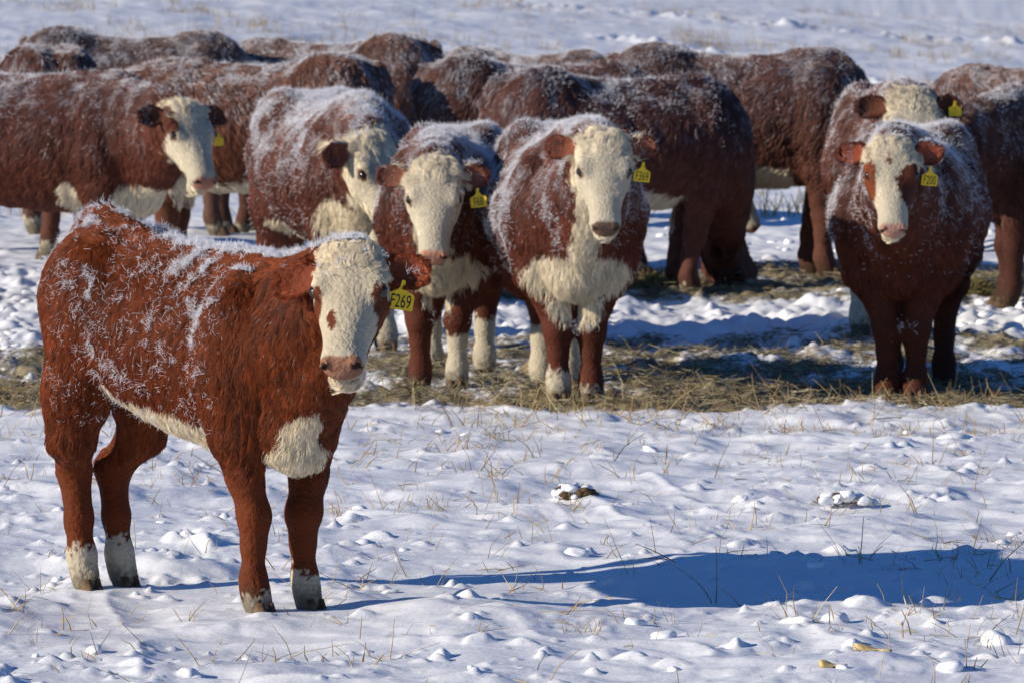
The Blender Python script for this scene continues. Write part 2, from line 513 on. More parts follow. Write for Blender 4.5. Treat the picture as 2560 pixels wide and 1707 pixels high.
def animal(p):
    H = p['H']; L = p['L']; h = p['vox']
    name = p['name']
    yaw = math.radians(p['yaw'])
    cx, cy = p['pos']
    gz = float(macro_z(cx, cy)) - 0.009
    root = bpy.data.objects.new(name, None)
    root.empty_display_size = 0.2
    COL.objects.link(root)
    root.location = (cx, cy, gz); root.rotation_euler = (0, 0, yaw)
    tag(root, p['label'], p['cat'], p.get('group'))
    cyw, syw = math.cos(yaw), math.sin(yaw)
    def w2l(w):
        dx, dy, dz = w[0] - cx, w[1] - cy, w[2] - gz
        return np.array([dx * cyw + dy * syw, -dx * syw + dy * cyw, dz])
    # head frame
    P0 = w2l(p['poll']) if 'poll' in p else np.array(p['poll_l']) * H
    hy = math.radians(p['hyaw']) - yaw; hp = math.radians(p['hpitch'])
    f = np.array([math.cos(hp) * math.cos(hy), math.cos(hp) * math.sin(hy), math.sin(hp)])
    nn = np.array([-math.sin(hp) * math.cos(hy), -math.sin(hp) * math.sin(hy), math.cos(hp)])
    lf = np.cross(nn, f)
    ro = math.radians(p.get('hroll', 0))
    lf, nn = lf * math.cos(ro) + nn * math.sin(ro), nn * math.cos(ro) - lf * math.sin(ro)
    R = np.array([f, lf, nn])
    hd = lambda s, y, n: P0 + L * (s * f + y * lf + n * nn)
    T = CALF_TORSO if p.get('calf') else TORSO
    fat = p.get('fat', 1.0)
    st = [(x * H, t * H, b * H, w * H * fat) for x, t, b, w in zip(T['x'], T['t'], T['b'], T['w'])]
    ext = np.array([hd(1.1, 0, -.2), hd(-.2, .5, 0), hd(-.2, -.5, 0), hd(.9, 0, -.5)])
    lo = np.minimum([-.72 * H, -.34 * H * max(fat, 1), -.01], ext.min(0) - .05); hi = np.maximum([.64 * H, .34 * H * max(fat, 1), 1.08 * H], ext.max(0) + .05)
    G = Field(lo, hi, h)
    I3 = np.eye(3)
    G.loft((0, 0, 0), I3, st, 2.2, 0.01, (-.62 * H, -.33 * H * fat, .3 * H), (.62 * H, .33 * H * fat, 1.05 * H), p.get('tent', .34), .22)
    kb = p.get('kb', .05) * H
    # hips and shoulder masses
    for sd_ in (-1, 1):
        G.ell((-.37 * H, sd_ * .11 * H * fat, .80 * H), I3, (.20 * H, .11 * H, .20 * H), kb)
        G.ell((.36 * H, sd_ * .12 * H * fat, .66 * H), I3, (.13 * H, .10 * H, .24 * H), kb)
    # neck: crest, middle and throat
    def bez(a, c, b, ra, rb, n=5):
        r = []
        for i in range(n + 1):
            t = i / n
            q = (1 - t) ** 2 * a + 2 * t * (1 - t) * c + t * t * b
            r.append((*q, ra + (rb - ra) * t))
        return r
    a0 = np.array([.30 * H, 0, p.get('crest', .86) * H]); b0 = hd(.02, 0, -.17)
    a1 = np.array([.42 * H, 0, .68 * H]); b1 = hd(.12, 0, -.28)
    a2 = np.array([.46 * H, 0, .54 * H]); b2 = hd(.24, 0, -.38)
    fy = p.get('facew', 1.13) / 1.13
    nk = p.get('neck', 1.0)
    for a_, b_, ra, rb, up in ((a0, b0, .11 * H, .15 * L, .05), (a1, b1, .165 * H, .185 * L, .0), (a2, b2, .10 * H * nk, .09 * L * nk, -.04)):
        c_ = (a_ + b_) / 2 + np.array([.05 * H, 0, up * H])
        G.chain(bez(a_, c_, b_, ra, rb), kb)
    # brisket
    G.ell((.47 * H, 0, .475 * H), I3, (.10 * H, .10 * H, .10 * H), kb)
    # legs
    feet = []
    dxs = p.get('legdx', (0, 0, 0, 0)); yf = p.get('yf', .085); yh = p.get('yh', .085); lr = p.get('legr', .86)
    zs = p.get('legz', 1.0)
    for li, sd_ in enumerate((-1, 1)):          # right, left
        fr = [(.36, .125 * fat, .62, .115), (.365, .12 * fat, .48, .083), (.380, (yf + .02), .36, .062), (.388, yf, .265, .058), (.385, yf, .19, .040), (.388, yf, .095, .044), (.40, yf, .055, .042), (.412, yf, .025, .046)]
        hn = [(-.40, .10 * fat, .74, .15 * p.get('thigh', 1)), (-.38 - .05 * (1 - p.get('thigh', 1)) / .2, .12 * fat, .55, .115 * p.get('thigh', 1)), (-.46, .115, .43, .083 * (.5 + .5 * p.get('thigh', 1))), (-.535, yh, .335, .059), (-.525, yh, .20, .042), (-.51, yh, .10, .047), (-.50, yh, .055, .042), (-.487, yh, .025, .046)]
        for ch, dx in ((fr, dxs[li]), (hn, dxs[2 + li])):
            pts = [((x + dx * min(1, max(0, (.60 - z) / .45))) * H, sd_ * y * H, z * H * 1.0, r * H * (1 + (lr - 1) * min(1, max(0, (.55 - z) / .15)))) for x, y, z, r in ch]
            G.chain(pts, .03 * H)
            feet.append((pts[-1][0], pts[-1][1]))
    # tail
    G.chain([(-.555 * H, 0, .93 * H, .035 * H), (-.60 * H, 0, .86 * H, .026 * H), (-.615 * H, .01 * H, .62 * H, .019 * H), (-.605 * H, .015 * H, .45 * H, .022 * H), (-.60 * H, .01 * H, .36 * H, .012 * H)], .015 * H)
    # head
    c_ = hd(.5, 0, -.2)
    fw_ = p.get('facew', 1.13)
    hst = [(s * L, t * L, b * L, w * L * fw_) for s, t, b, w in HEADST]
    G.loft(P0, R, hst, 2.3, .05 * L, c_ - .62 * L, c_ + .62 * L, 0.0, .30)
    G.ell(hd(.90, 0, -.165), R, (.10 * L, .146 * L, .12 * L), .04 * L)
    G.ell(hd(.87, 0, -.325), R, (.105 * L, .115 * L, .10 * L), .03 * L)
    for sd_ in (-1, 1):
        G.ell(hd(.34, sd_ * .205 * fy, -.025), R, (.11 * L, .06 * L, .05 * L), .07 * L)
        # nostril wings and nostrils
        G.ell(hd(.975, sd_ * .098, -.12), R, (.05 * L, .05 * L, .065 * L), .02 * L)
        G.ell(hd(1.005, sd_ * .112, -.13), R, (.042 * L, .023 * L, .052 * L), .012 * L, carve=True)
        G.ell(hd(.385, sd_ * .272 * fy, -.068), R, (.055 * L, .03 * L, .04 * L), .02 * L, carve=True)
    G.ell(hd(.99, 0, -.272), R, (.10 * L, .12 * L, .006 * L), .005 * L, carve=True)
    # ears: cupped shells
    ears = []
    for sd_ in (-1, 1):
        dr = p.get('ear_r' if sd_ < 0 else 'ear_l', p.get('ear', (.05, -.05)))
        lg = norm(np.array([dr[0], sd_ * .97, dr[1]])); cup = norm(np.array([.40, sd_ * .12, .9])); cup = norm(cup - lg * (lg @ cup)); wd = np.cross(lg, cup)
        Re = np.array([lg, wd, cup]) @ R
        el = p.get('earlen', (.19, .17))[0 if sd_ < 0 else 1]
        base = np.array([p.get('earbase', .07), sd_ * .225 * fy, -.10])
        ce = base + lg * el * .92
        C = hd(*ce)
        G.cone(hd(*(base - lg * .04)), hd(*(base + lg * el * .5)), .052 * L, .045 * L, .03 * L)
        G.ell(C, Re, (el * L, .135 * L, .052 * L), .02 * L)
        G.ell(C + .045 * L * Re[2] + .03 * L * Re[0], Re, (el * .80 * L, .105 * L, .058 * L), .008 * L, carve=True)
        ears.append((C, Re, el * L))
    V, Q = G.mesh()
    # small unevenness of the winter coat
    N, A = vnormals(V, Q)
    amp = p.get('lumpy', .006)
    V = V + N * (amp * (noise3(V * 9, 1) + .6 * noise3(V * 20, 2) + .9 * noise3(V * np.array([13, 13, 5]), 3)) * np.where(((V - P0) @ R[0] > -.08 * L) & (np.abs((V - P0) @ R[1]) < .6 * L), .35, 1.0))[:, None]
    N, A = vnormals(V, Q)

    RED = np.array(p['red'])
    def look(P, Nn):
        """colour, hair length, hair direction, bareness at surface points"""
        n = len(P)
        q = (P - P0) @ R.T / L
        s, y, m = q[:, 0], q[:, 1], q[:, 2]
        b1_ = noise3(P * 16, 5); b2_ = noise3(P * 60, 6)
        bn = .55 * b1_ + .35 * b2_ + .30 * RNG.normal(0, 1, n)
        C = np.repeat(RED[None], n, 0)
        C = C * (1 + .22 * noise3(P * 5, 7) + .12 * b1_)[:, None]
        ln = np.full(n, p['hl']); D = np.zeros((n, 3)); bare = np.zeros(n)
        z = P[:, 2] / H; x = P[:, 0] / H; yy = P[:, 1] / H
        D[:] = (-.45, 0, -.9)
        top = sstep(.5, .9, Nn[:, 2])
        D = D * (1 - top[:, None]) + np.array([-1, 0, -.2]) * top[:, None]
        leg = (z < .36)
        D[leg] = (-.12, 0, -1)
        ln = ln * (1 - .62 * sstep(.44, .30, z))
        dirt = np.zeros(n)
        white = np.zeros(n, bool)
        # belly
        if p.get('belly', .47) > 0:
            bl = (z < p.get('belly', .47) - .05 * sstep(-.1, .25, x) + .05 * sstep(-.18, -.30, x) + .012 * bn) & (x < .25 + .02 * bn) & (x > p.get('bellyx', -.31) + .012 * bn + .25 * np.maximum(0, .46 - z)) & (z > .30) & (Nn[:, 2] < .45)
            white |= bl
            ln = np.where(bl, p['hl'] * 1.25, ln)
        # patches, in units of hip height
        for (c, r) in p.get('patch', ()):
            e = ((x - c[0]) / r[0]) ** 2 + ((yy - c[1]) / r[1]) ** 2 + ((z - c[2]) / r[2]) ** 2
            w_ = e < 1 + .35 * bn
            white |= w_
            ln = np.where(w_, p['hl'] * 1.3, ln)
        # socks
        sk = p.get('socks', (.15, .15, .2, .2))
        for k_, zz in enumerate(sk):
            ok = ((x > 0) == (k_ < 2)) & ((yy < 0) == (k_ % 2 == 0)) & (z < zz + .03 * bn)
            if 'sockface' in p: ok &= (Nn @ w2l_dir(p['sockface']) > -.25 + .3 * bn)
            white |= ok
        # throat
        if p.get('throat', 0):
            t_ = np.clip((P0[2] / H - z) / max(P0[2] / H - .45, .1), 0, 1)
            yl = (P0[1] * (1 - t_)) / H
            thr = (x > .40) & (np.abs(yy - yl) < p['throat'] * (1 + .35 * bn)) & (Nn[:, 0] > .15) & (z > .42) & (z < P0[2] / H)
            white |= thr
            ln = np.where(thr, p['hl'] * 1.3, ln)
        # head
        inh = (s > -.22) & (np.abs(y) < .37) & (m < .22) & (m > -.60) & (s < 1.2)
        fb = p.get('faceback', .0)
        face = inh & ((s > fb + p.get('jawback', .8) * np.maximum(0, -m - .16) + .05 * bn) | ((m > -.2) & (s > -.12 + fb)))
        if p.get('jawback', 0) > 1: face &= ~((m < -.17) & (s < .58) & (np.abs(y) > .08))
        white = np.where(inh, face, white)
        C[white] = (WHITE * np.array(p.get('wtint', (1, 1, 1))))[None] * (1 + .10 * bn[white] + .06 * noise3(P[white] * 8, 9))[:, None]
        for (c0, c1, r0, r1, ang, col) in p.get('spots', ()):
            ca, sa = math.cos(ang), math.sin(ang)
            u = (s - c0) * ca + (y - c1) * sa; v = -(s - c0) * sa + (y - c1) * ca
            sp = face & ((u / r0) ** 2 + (v / r1) ** 2 < 1 + .5 * bn) & (m > -.36)
            C[sp] = np.array(col) * (1 + .2 * b2_[sp])[:, None]
        # facial hair flow from the whorl between the eyes
        ws_ = .34
        dirh = (s - ws_)[:, None] * f * 1.4 + y[:, None] * lf + 0 * nn
        dirh = norm(dirh) + .9 * sstep(.36, .5, s)[:, None] * f
        jaw = sstep(-.12, -.3, m)[:, None]
        dirh = dirh * (1 - jaw) + (np.array([0, 0, -1.0]) + .5 * f) * jaw
        D = np.where(inh[:, None], dirh, D)
        hs_ = L / .46
        ln = np.where(inh, np.where(s < .26, .040, .017) * hs_ + (m < -.30) * .012 * hs_, ln)
        ln = np.where(inh & (s < .20) & (m > -.18), .056 * hs_ * p.get('curl', 1), ln)
        ln = np.where(inh & (s > .72) & (m > -.29), .007 * hs_, ln)
        # chin
        ln = np.where(inh & (s > .55) & (m < -.30), .035 * hs_, ln)
        # nose pad
        pad = inh & (s > .935 + .22 * np.abs(y) * np.abs(y) * 4) & (m > -.235) & (m < -.055 - .25 * np.abs(y) * np.abs(y)) & (np.abs(y) < .145 - .30 * np.maximum(0, -m - .16))
        nc = np.array(p.get('nose', PINK))
        C[pad] = nc * (1 + .18 * b2_[pad])[:, None]
        bare[pad] = 1
        for sd_ in (-1, 1):
            no = inh & (((s - .99) / .06) ** 2 + ((y - sd_ * (.112 - .5 * (m + .13))) / .028) ** 2 + ((m + .13) / .052) ** 2 < 1)
            C[no] = (.02, .01, .008)
            bare[no] = 1
            ey = inh & (((s - .385) / .07) ** 2 + ((m + .052) / .060) ** 2 < 1) & (np.abs(y - sd_ * .25 * fy) < .08)
            C[ey] = np.array(p.get('lid', (.10, .04, .025)))
            bare[ey] = 1
        mo = inh & (s > .89) & (np.abs(m + .272) < .010)
        C[mo] = (.09, .04, .03); bare[mo] = 1
        # ears
        for (Ce, Re, el) in ears:
            qe = (P - Ce) @ Re.T
            er = ((qe[:, 0] / (el * 1.22)) ** 2 + (qe[:, 1] / (.165 * L)) ** 2 + (qe[:, 2] / (.085 * L)) ** 2 < 1)
            C[er] = RED * np.array(p.get('eartint', (1, .9, .9)))
            inner = er & (qe[:, 2] > -.022 * L) & ((qe[:, 0] / (el * .80)) ** 2 + (qe[:, 1] / (.105 * L)) ** 2 < 1) & (Nn @ Re[2] > .1)
            C[inner] = np.array(p.get('inner', (.42, .13, .07)))
            rim = er & ((qe[:, 0] / el) ** 2 + (qe[:, 1] / (.13 * L)) ** 2 > .75)
            D[er] = Re[0] + .25 * np.sign(qe[er, 1])[:, None] * Re[1] * 1.5
            ln = np.where(er, np.where(rim, .026, .016) * hs_, ln)
            bare = np.where(inner, .25, bare)
            if p.get('earwhite'):
                ew = er & (qe[:, 0] < -.05 * el) & ~inner
                C[ew] = WHITE * .95
        # mud on the feet
        md = sstep(.10, .03, z + .03 * bn) * p.get('mud', .8)
        C = C * (1 - md[:, None]) + np.array([.06, .042, .025]) * md[:, None]
        return C, ln, D, bare, inh, white

    def w2l_dir(w):
        return np.array([w[0] * cyw + w[1] * syw, -w[0] * syw + w[1] * cyw, w[2]])

    C, ln, D, bare, inh, wh = look(V, N)
    me = new_mesh('body', V, Q)
    set_col(me, C * np.where(bare < .9, .55, 1.0)[:, None])  # hide painted darker under the hair, deepening the shaded gaps between locks
    link('body', me, M_BODY, root)

    # -------- coat
    nh = p['hairs']
    view = w2l_dir(norm(np.array([0 - cx, 0 - cy, .3])))
    fc = N[Q].mean(1)
    mid = V[Q].mean(1)
    qh = (mid - P0) @ R.T / L
    isface = (qh[:, 0] > -.1) & (np.abs(qh[:, 1]) < .62) & (qh[:, 2] < .25) & (qh[:, 2] > -.55)
    wgt = A * np.where(fc @ view > -.25, 1.0, .30) * np.where(isface, p.get('facedens', 2.2), 1.0)
    def sample(n, w):
        c = np.cumsum(w); c /= c[-1]
        fi = np.searchsorted(c, RNG.random(n))
        fi = np.minimum(fi, len(w) - 1)
        a, b = RNG.random((2, n))
        q = Q[fi]
        w4 = np.stack([(1 - a) * (1 - b), a * (1 - b), a * b, (1 - a) * b], -1)
        return (V[q] * w4[..., None]).sum(1), norm((N[q] * w4[..., None]).sum(1))
    P, Nn = sample(nh, wgt)
    C, ln, D, bare, inh, wh = look(P, Nn)
    keep = RNG.random(len(P)) >= bare
    P, Nn, C, ln, D, inh, wh = [a[keep] for a in (P, Nn, C, ln, D, inh, wh)]
    n = len(P)
    # locks
    cell = p.get('lock', .020)
    wob = np.stack([noise3(P * 18, 21), noise3(P * 18, 22), noise3(P * 18, 23)], -1)
    ci = np.floor((P * np.array([1, 1, .32]) + wob * .016) / cell).astype(np.int64)
    key = ci[:, 0] * 73856093 ^ ci[:, 1] * 19349663 ^ ci[:, 2] * 83492791
    _, inv = np.unique(key, return_inverse=True)
    ng = inv.max() + 1
    lj = RNG.normal(0, 1, (ng, 3))[inv]
    big = np.stack([noise3(P * 7, 25), noise3(P * 7, 26), noise3(P * 7, 27)], -1)
    Dj = norm(D) + np.where(inh, .12, p.get('swirl', .30))[:, None] * big + np.where(inh, .07, p.get('lj', .13))[:, None] * lj + np.where(inh, .09, .15)[:, None] * RNG.normal(0, 1, (n, 3))
    Dj = Dj - Nn * (Dj * Nn).sum(1)[:, None]
    Tn = norm(Dj)
    lift = np.where(inh, .22, p.get('lift', .42)) * (1 - .6 * sstep(.42, .3, P[:, 2] / H)) + .16 * RNG.random(n) + np.where(inh, .02, .06) * lj[:, 0]
    ln = ln * RNG.uniform(.65, 1.15, n) * (1 + .15 * lj[:, 1])
    kk = 4
    us = np.linspace(0, 1, kk)
    HP = np.zeros((n, kk, 3))
    side = norm(np.cross(Nn, Tn))
    curl = (np.where(inh & (ln > .02), .6, p.get('curlamp', .10)) * lj[:, 2])[:, None]
    for i, u in enumerate(us):
        HP[:, i] = P - Nn * .002 + ln[:, None] * (Tn * u * .93 + Nn * (lift * (u - .62 * u * u))[:, None] + side * curl * math.sin(u * 2.6))
    # draw the tips of a lock together
    tip = HP[:, -1]
    cnt = np.bincount(inv, minlength=ng)
    mt = np.stack([np.bincount(inv, tip[:, q], minlength=ng) / np.maximum(cnt, 1) for q in range(3)], -1)[inv]
    off = mt - tip
    lim = np.minimum(1, .02 / np.maximum(np.linalg.norm(off, axis=1), 1e-6))[:, None]
    for i, u in enumerate(us):
        HP[:, i] += off * lim * (np.where(inh & (ln < .02 * L / .46), .25, p.get('clumpf', .38))[:, None] * u * u)
    cvs = p.get('cvs', 1.0)
    cv = np.clip(1 + .34 * RNG.normal(0, 1, n) + .20 * cvs * RNG.normal(0, 1, ng)[inv], .35, 1.9)
    cv = np.where(wh, 1 + (cv - 1) * .5, cv)
    C = C * cv[:, None]
    # rime dusting on single hairs
    fr = p.get('dust', 0.0)
    if fr:
        z = P[:, 2] / H
        pat = noise3(P * np.array([13, 13, 9]), 31) + .7 * noise3(P * 34, 32)
        wz = sstep(p.get('dustlo', .55), 1.0, z) + .9 * sstep(.55, .95, Nn[:, 2])
        prob = np.clip(fr * wz * sstep(-.25, .75, pat) * 1.6, 0, .95) * ~inh
        kt = (p.get('tint', .3) * np.clip(wz, 0, 1) * (.35 + .65 * sstep(-.6, .8, pat)) * ~inh)[:, None]
        C = C * (1 - kt) + np.array([.30, .26, .26]) * kt
        fz = RNG.random(n) < prob
        C[fz] = C[fz] * .35 + np.array([.62, .60, .62]) * .65
    r0 = p['hr']
    rad = np.array([1.0, .95, .75, .30]) * r0
    rr = rad[None, :] * np.where(inh, .8, 1.0)[:, None]
    hair_object('coat', root, HP, rr, C, M_HAIR)

    # -------- frost: white crystals grown on the hair tips
    FP = []; FR = []
    up = fc[:, 2]; zc_ = mid[:, 2] / H
    onhead = (qh[:, 0] > -.02) & (np.abs(qh[:, 1]) < .62) & (qh[:, 2] > -.5) & (qh[:, 2] < .2)
    for q_ in p.get('frosts', ()):
        nf = q_['n']
        w = A * q_['w'](mid / H, fc, zc_, up) * np.where(onhead, q_.get('head', 0), 1)
        ncl = q_.get('clumps', 0)
        if ncl:
            Pc, Nc = sample(ncl, w)
            per = max(1, nf // ncl)
            P = np.repeat(Pc, per, 0); Nn = np.repeat(Nc, per, 0)
            e1 = norm(np.cross(Nn, RNG.normal(0, 1, (len(P), 3))))
            sz = np.repeat(RNG.uniform(.35, 1.7, ncl), per)
            P = P + e1 * (np.abs(RNG.normal(0, q_['clr'], len(P))) * sz)[:, None]
        else:
            P, Nn = sample(nf, w)
        P = P + Nn * q_.get('base', .008)
        n = len(P)
        coh = np.stack([noise3(P * 45, 91), noise3(P * 45, 92), noise3(P * 45, 93)], -1)
        dr = norm(Nn * q_.get('up', .9) + RNG.normal(0, .30, (n, 3)) + .95 * coh + np.array([-.1, 0, q_.get('dz', -.15)]))
        ln = q_['l'] * RNG.uniform(.35, 1.25, n)
        k = 5
        c1 = RNG.normal(0, 1, (n, 3)); c2 = RNG.normal(0, 1, (n, 3))
        HP = np.zeros((n, k, 3))
        for i in range(k):
            u = i / (k - 1)
            HP[:, i] = P + ln[:, None] * (dr * u + q_.get('curl', .3) * (c1 * u * u * .8 + c2 * (math.sin(u * 5) * .16)))
        FP.append(HP)
        FR.append(np.repeat(np.array([[.7, 1.0, 1.0, .9, .45]]), n, 0) * q_['r'] * RNG.uniform(.6, 1.25, n)[:, None])
    if FP:
        hair_object('frost', root, np.concatenate(FP), np.concatenate(FR), None, M_FROST)

    # -------- eyes
    for sd_ in (-1, 1):
        me = sphere_mesh('eye', .047 * L, 14, 10)
        e = link('eye', me, M_EYE, root)
        e.location = hd(.385, sd_ * .236 * fy, -.044)
    # -------- hooves
    for (fx, fy) in feet:
        me = hoof_mesh(.041 * H * lr)
        o = link('hoof', me, M_HOOF, root)
        o.location = (fx + .012 * H, fy, 0)
    # -------- ear tag
    for tg in p.get('tags', ()):
        sd_, txt, sc, turn, lean, out, dn = tg
        Ce, Re, el = ears[1 if sd_ > 0 else 0]
        t = link('ear_tag', tag_mesh(sc), M_TAG, root)
        pos = Ce + Re[0] * el * out + Re[2] * (.065 * L) + np.array([0, 0, dn * L])
        a = hy + math.radians(turn)
        t.location = pos
        t.rotation_euler = (math.radians(lean[0]), math.radians(lean[1]), a + math.pi / 2)
        if txt:
            cu = bpy.data.curves.new('tag_number', 'FONT')
            cu.body = txt; cu.align_x = 'CENTER'; cu.align_y = 'CENTER'
            cu.size = .037 * sc; cu.extrude = .0004; cu.offset = 0.0
            tmp = bpy.data.objects.new('tmp', cu); COL.objects.link(tmp)
            dg = bpy.context.evaluated_depsgraph_get()
            mt_ = bpy.data.meshes.new_from_object(tmp.evaluated_get(dg))
            bpy.data.objects.remove(tmp)
            mt_.materials.clear()
            mt_.name = 'tag_number'
            for v in mt_.vertices:
                v.co = Vector((v.co.x * .70, -.0023 * sc - v.co.z, v.co.y * 1.22 - .052 * sc))
            to = link('tag_number', mt_, M_INK, t)
    return root

def tg_w(t):
    return 1.0

def sphere_mesh(name, r, nu, nv):
    V = [(0, 0, r)]
    for j in range(1, nv):
        a = math.pi * j / nv
        for i in range(nu):
            b = 2 * math.pi * i / nu
            V.append((r * math.sin(a) * math.cos(b), r * math.sin(a) * math.sin(b), r * math.cos(a)))
    V.append((0, 0, -r))
    T = []; Qd = []
    for i in range(nu):
        T.append((0, 1 + i, 1 + (i + 1) % nu))
        o = 1 + (nv - 2) * nu
        T.append((len(V) - 1, o + (i + 1) % nu, o + i))
    for j in range(nv - 2):
        for i in range(nu):
            a = 1 + j * nu + i; b = 1 + j * nu + (i + 1) % nu
            Qd.append((a, a + nu, b + nu, b))
    return new_mesh(name, np.array(V), [np.array(T), np.array(Qd)])

_hoof = {}
def hoof_mesh(r):
    k = round(r, 3)
    if k in _hoof: return _hoof[k]
    V = []; Qs = []; 
    for sd_ in (-1, 1):
        nl, nr = 5, 12
        base = len(V)
        for j in range(nl):
            t = j / (nl - 1)
            sc = 1.0 - .28 * t
            for i in range(nr):
                a = 2 * math.pi * i / nr
                x = math.cos(a) * r * 1.25 * sc * (1 if math.cos(a) > 0 else .75) + .35 * r * (1 - t)
                y = math.sin(a) * r * .50 * sc + sd_ * r * .50
                V.append((x, y, t * r * 1.35))
        for j in range(nl - 1):
            for i in range(nr):
                a = base + j * nr + i; b = base + j * nr + (i + 1) % nr
                Qs.append((a, b, b + nr, a + nr))
        c = len(V); V.append((0, sd_ * r * .5, r * 1.4))
        c2 = len(V); V.append((0, sd_ * r * .5, 0))
        for i in range(nr):
            Qs.append((base + (nl - 1) * nr + i, base + (nl - 1) * nr + (i + 1) % nr, c, c))
            Qs.append((base + (i + 1) % nr, base + i, c2, c2))
    Qs = np.array(Qs)
    tri = Qs[Qs[:, 2] == Qs[:, 3]][:, :3]; qd = Qs[Qs[:, 2] != Qs[:, 3]]
    me = new_mesh('hoof', np.array(V), [qd, tri])
    _hoof[k] = me
    return me

def tag_mesh(s):
    """flag-shaped cattle tag: a neck above a wide plate, in the xz plane"""
    o = [(-.004, 0), (.004, 0), (.006, -.016), (.011, -.024), (.028, -.032), (.031, -.037), (.031, -.068), (.029, -.071), (-.029, -.071), (-.031, -.068), (-.031, -.037), (-.028, -.032), (-.011, -.024), (-.006, -.016)]
    n = len(o); th = .0022
    V = [(x * s, -th * s * .9, z * s) for x, z in o] + [(x * s, th * s * .9, z * s) for x, z in o]
    me = bpy.data.meshes.new('ear_tag')
    F = [tuple(range(n))[::-1], tuple(range(n, 2 * n))] + [(i, (i + 1) % n, n + (i + 1) % n, n + i) for i in range(n)]
    me.from_pydata(V, [], F)
    import bmesh
    bm = bmesh.new(); bm.from_mesh(me); bmesh.ops.recalc_face_normals(bm, faces=bm.faces); bm.to_mesh(me); bm.free()
    return me

# ------------------------------------------------------------------ the herd
RED_CALF = (.195, .041, .009)
RED = (.15, .040, .021)
DARK = (.11, .032, .019)
BROWN = (.26, .085, .035)

def fw_spine(Pn, Nr, z, up):
    return sstep(.93, .99, up) * sstep(.80, .86, z) * sstep(-.20, -.04, Pn[:, 0]) * (.4 + sstep(-.5, .3, noise3(Pn * 20, 60)))

def fw_flank(Pn, Nr, z, up):
    pat = sstep(-.30, .55, noise3(Pn * np.array([4.5, 4.5, 5]) + 3.3, 61) + .7 * noise3(Pn * 12, 62))
    side = pat * sstep(.55, .70, z) * sstep(.46, .30, np.abs(Pn[:, 0] + .02)) * (.40 + .60 * sstep(.66, .82, z))
    rump = .8 * sstep(.93, 1.0, z) * sstep(-.34, -.46, Pn[:, 0]) + 1.5 * sstep(-.5, -.56, Pn[:, 0]) * sstep(.78, .9, z)
    fine = sstep(.10, .40, noise3(Pn * 34, 67) + .6 * noise3(Pn * 75, 68))
    return (side + rump + .06 * (z > .48) * (np.abs(Pn[:, 0]) < .4)) * (.04 + fine)

def fw_front(hi=.55, sd_=0, amt=1.0, top=1.0):
    def f(Pn, Nr, z, up):
        pat = sstep(-.15, .6, noise3(Pn * 8, 63) + .8 * noise3(Pn * 22, 64))
        s_ = sstep(hi, 1.0, z) * pat * amt
        if sd_:
            s_ = s_ * (.6 + 1.3 * sstep(.0, .7, Nr[:, 1] * sd_))
        return top * 1.5 * sstep(.6, .97, up) * sstep(.7, .9, z) * (.25 + .75 * pat) + .30 * sstep(.21, .24, z) * sstep(.31, .28, z) * (Nr[:, 0] > .4) * (Pn[:, 0] > 0) * pat + (s_ + .02 * (z > .45)) * (1 - .9 * sstep(.25, .75, Nr[:, 0]) * sstep(1.0, .85, z))
    return f

def fw_back(Pn, Nr, z, up):
    pat = sstep(-.1, .7, noise3(Pn * np.array([14, 14, 8]), 65) + .6 * noise3(Pn * 30, 66))
    return 1.2 * sstep(.5, .95, up) * sstep(.7, .9, z) * (.2 + .8 * pat) + .9 * pat * sstep(.6, 1.0, z)

def rime(n, w, l=.012, r=.00048, curl=.8, **k):
    return [dict(n=int(n * 1.5), w=w, l=l, r=r, curl=curl, **k)]

mid = dict(vox=.0135, hl=.042, hr=.00072, hairs=150000, lock=.026, L=.46, H=1.2, dust=.35, tint=.35, facedens=2.4, cat='cow', name='cow', group='hereford cattle standing in the snow')
far = dict(vox=.022, hl=.050, hr=.00145, hairs=62000, lock=.026, clumpf=.3, cvs=.5, swirl=.22, L=.46, H=1.34, dust=.32, tint=.55, facedens=1.6, inner=(.2, .07, .04), socks=(.05, .05, .09, .09), cat='cow', name='cow', group='hereford cattle standing in the snow', frosts=rime(3800, fw_back, .014, .0007), lumpy=.007)

HERD = []
def add(base, **k):
    d = dict(base); d.update(k); HERD.append(d)

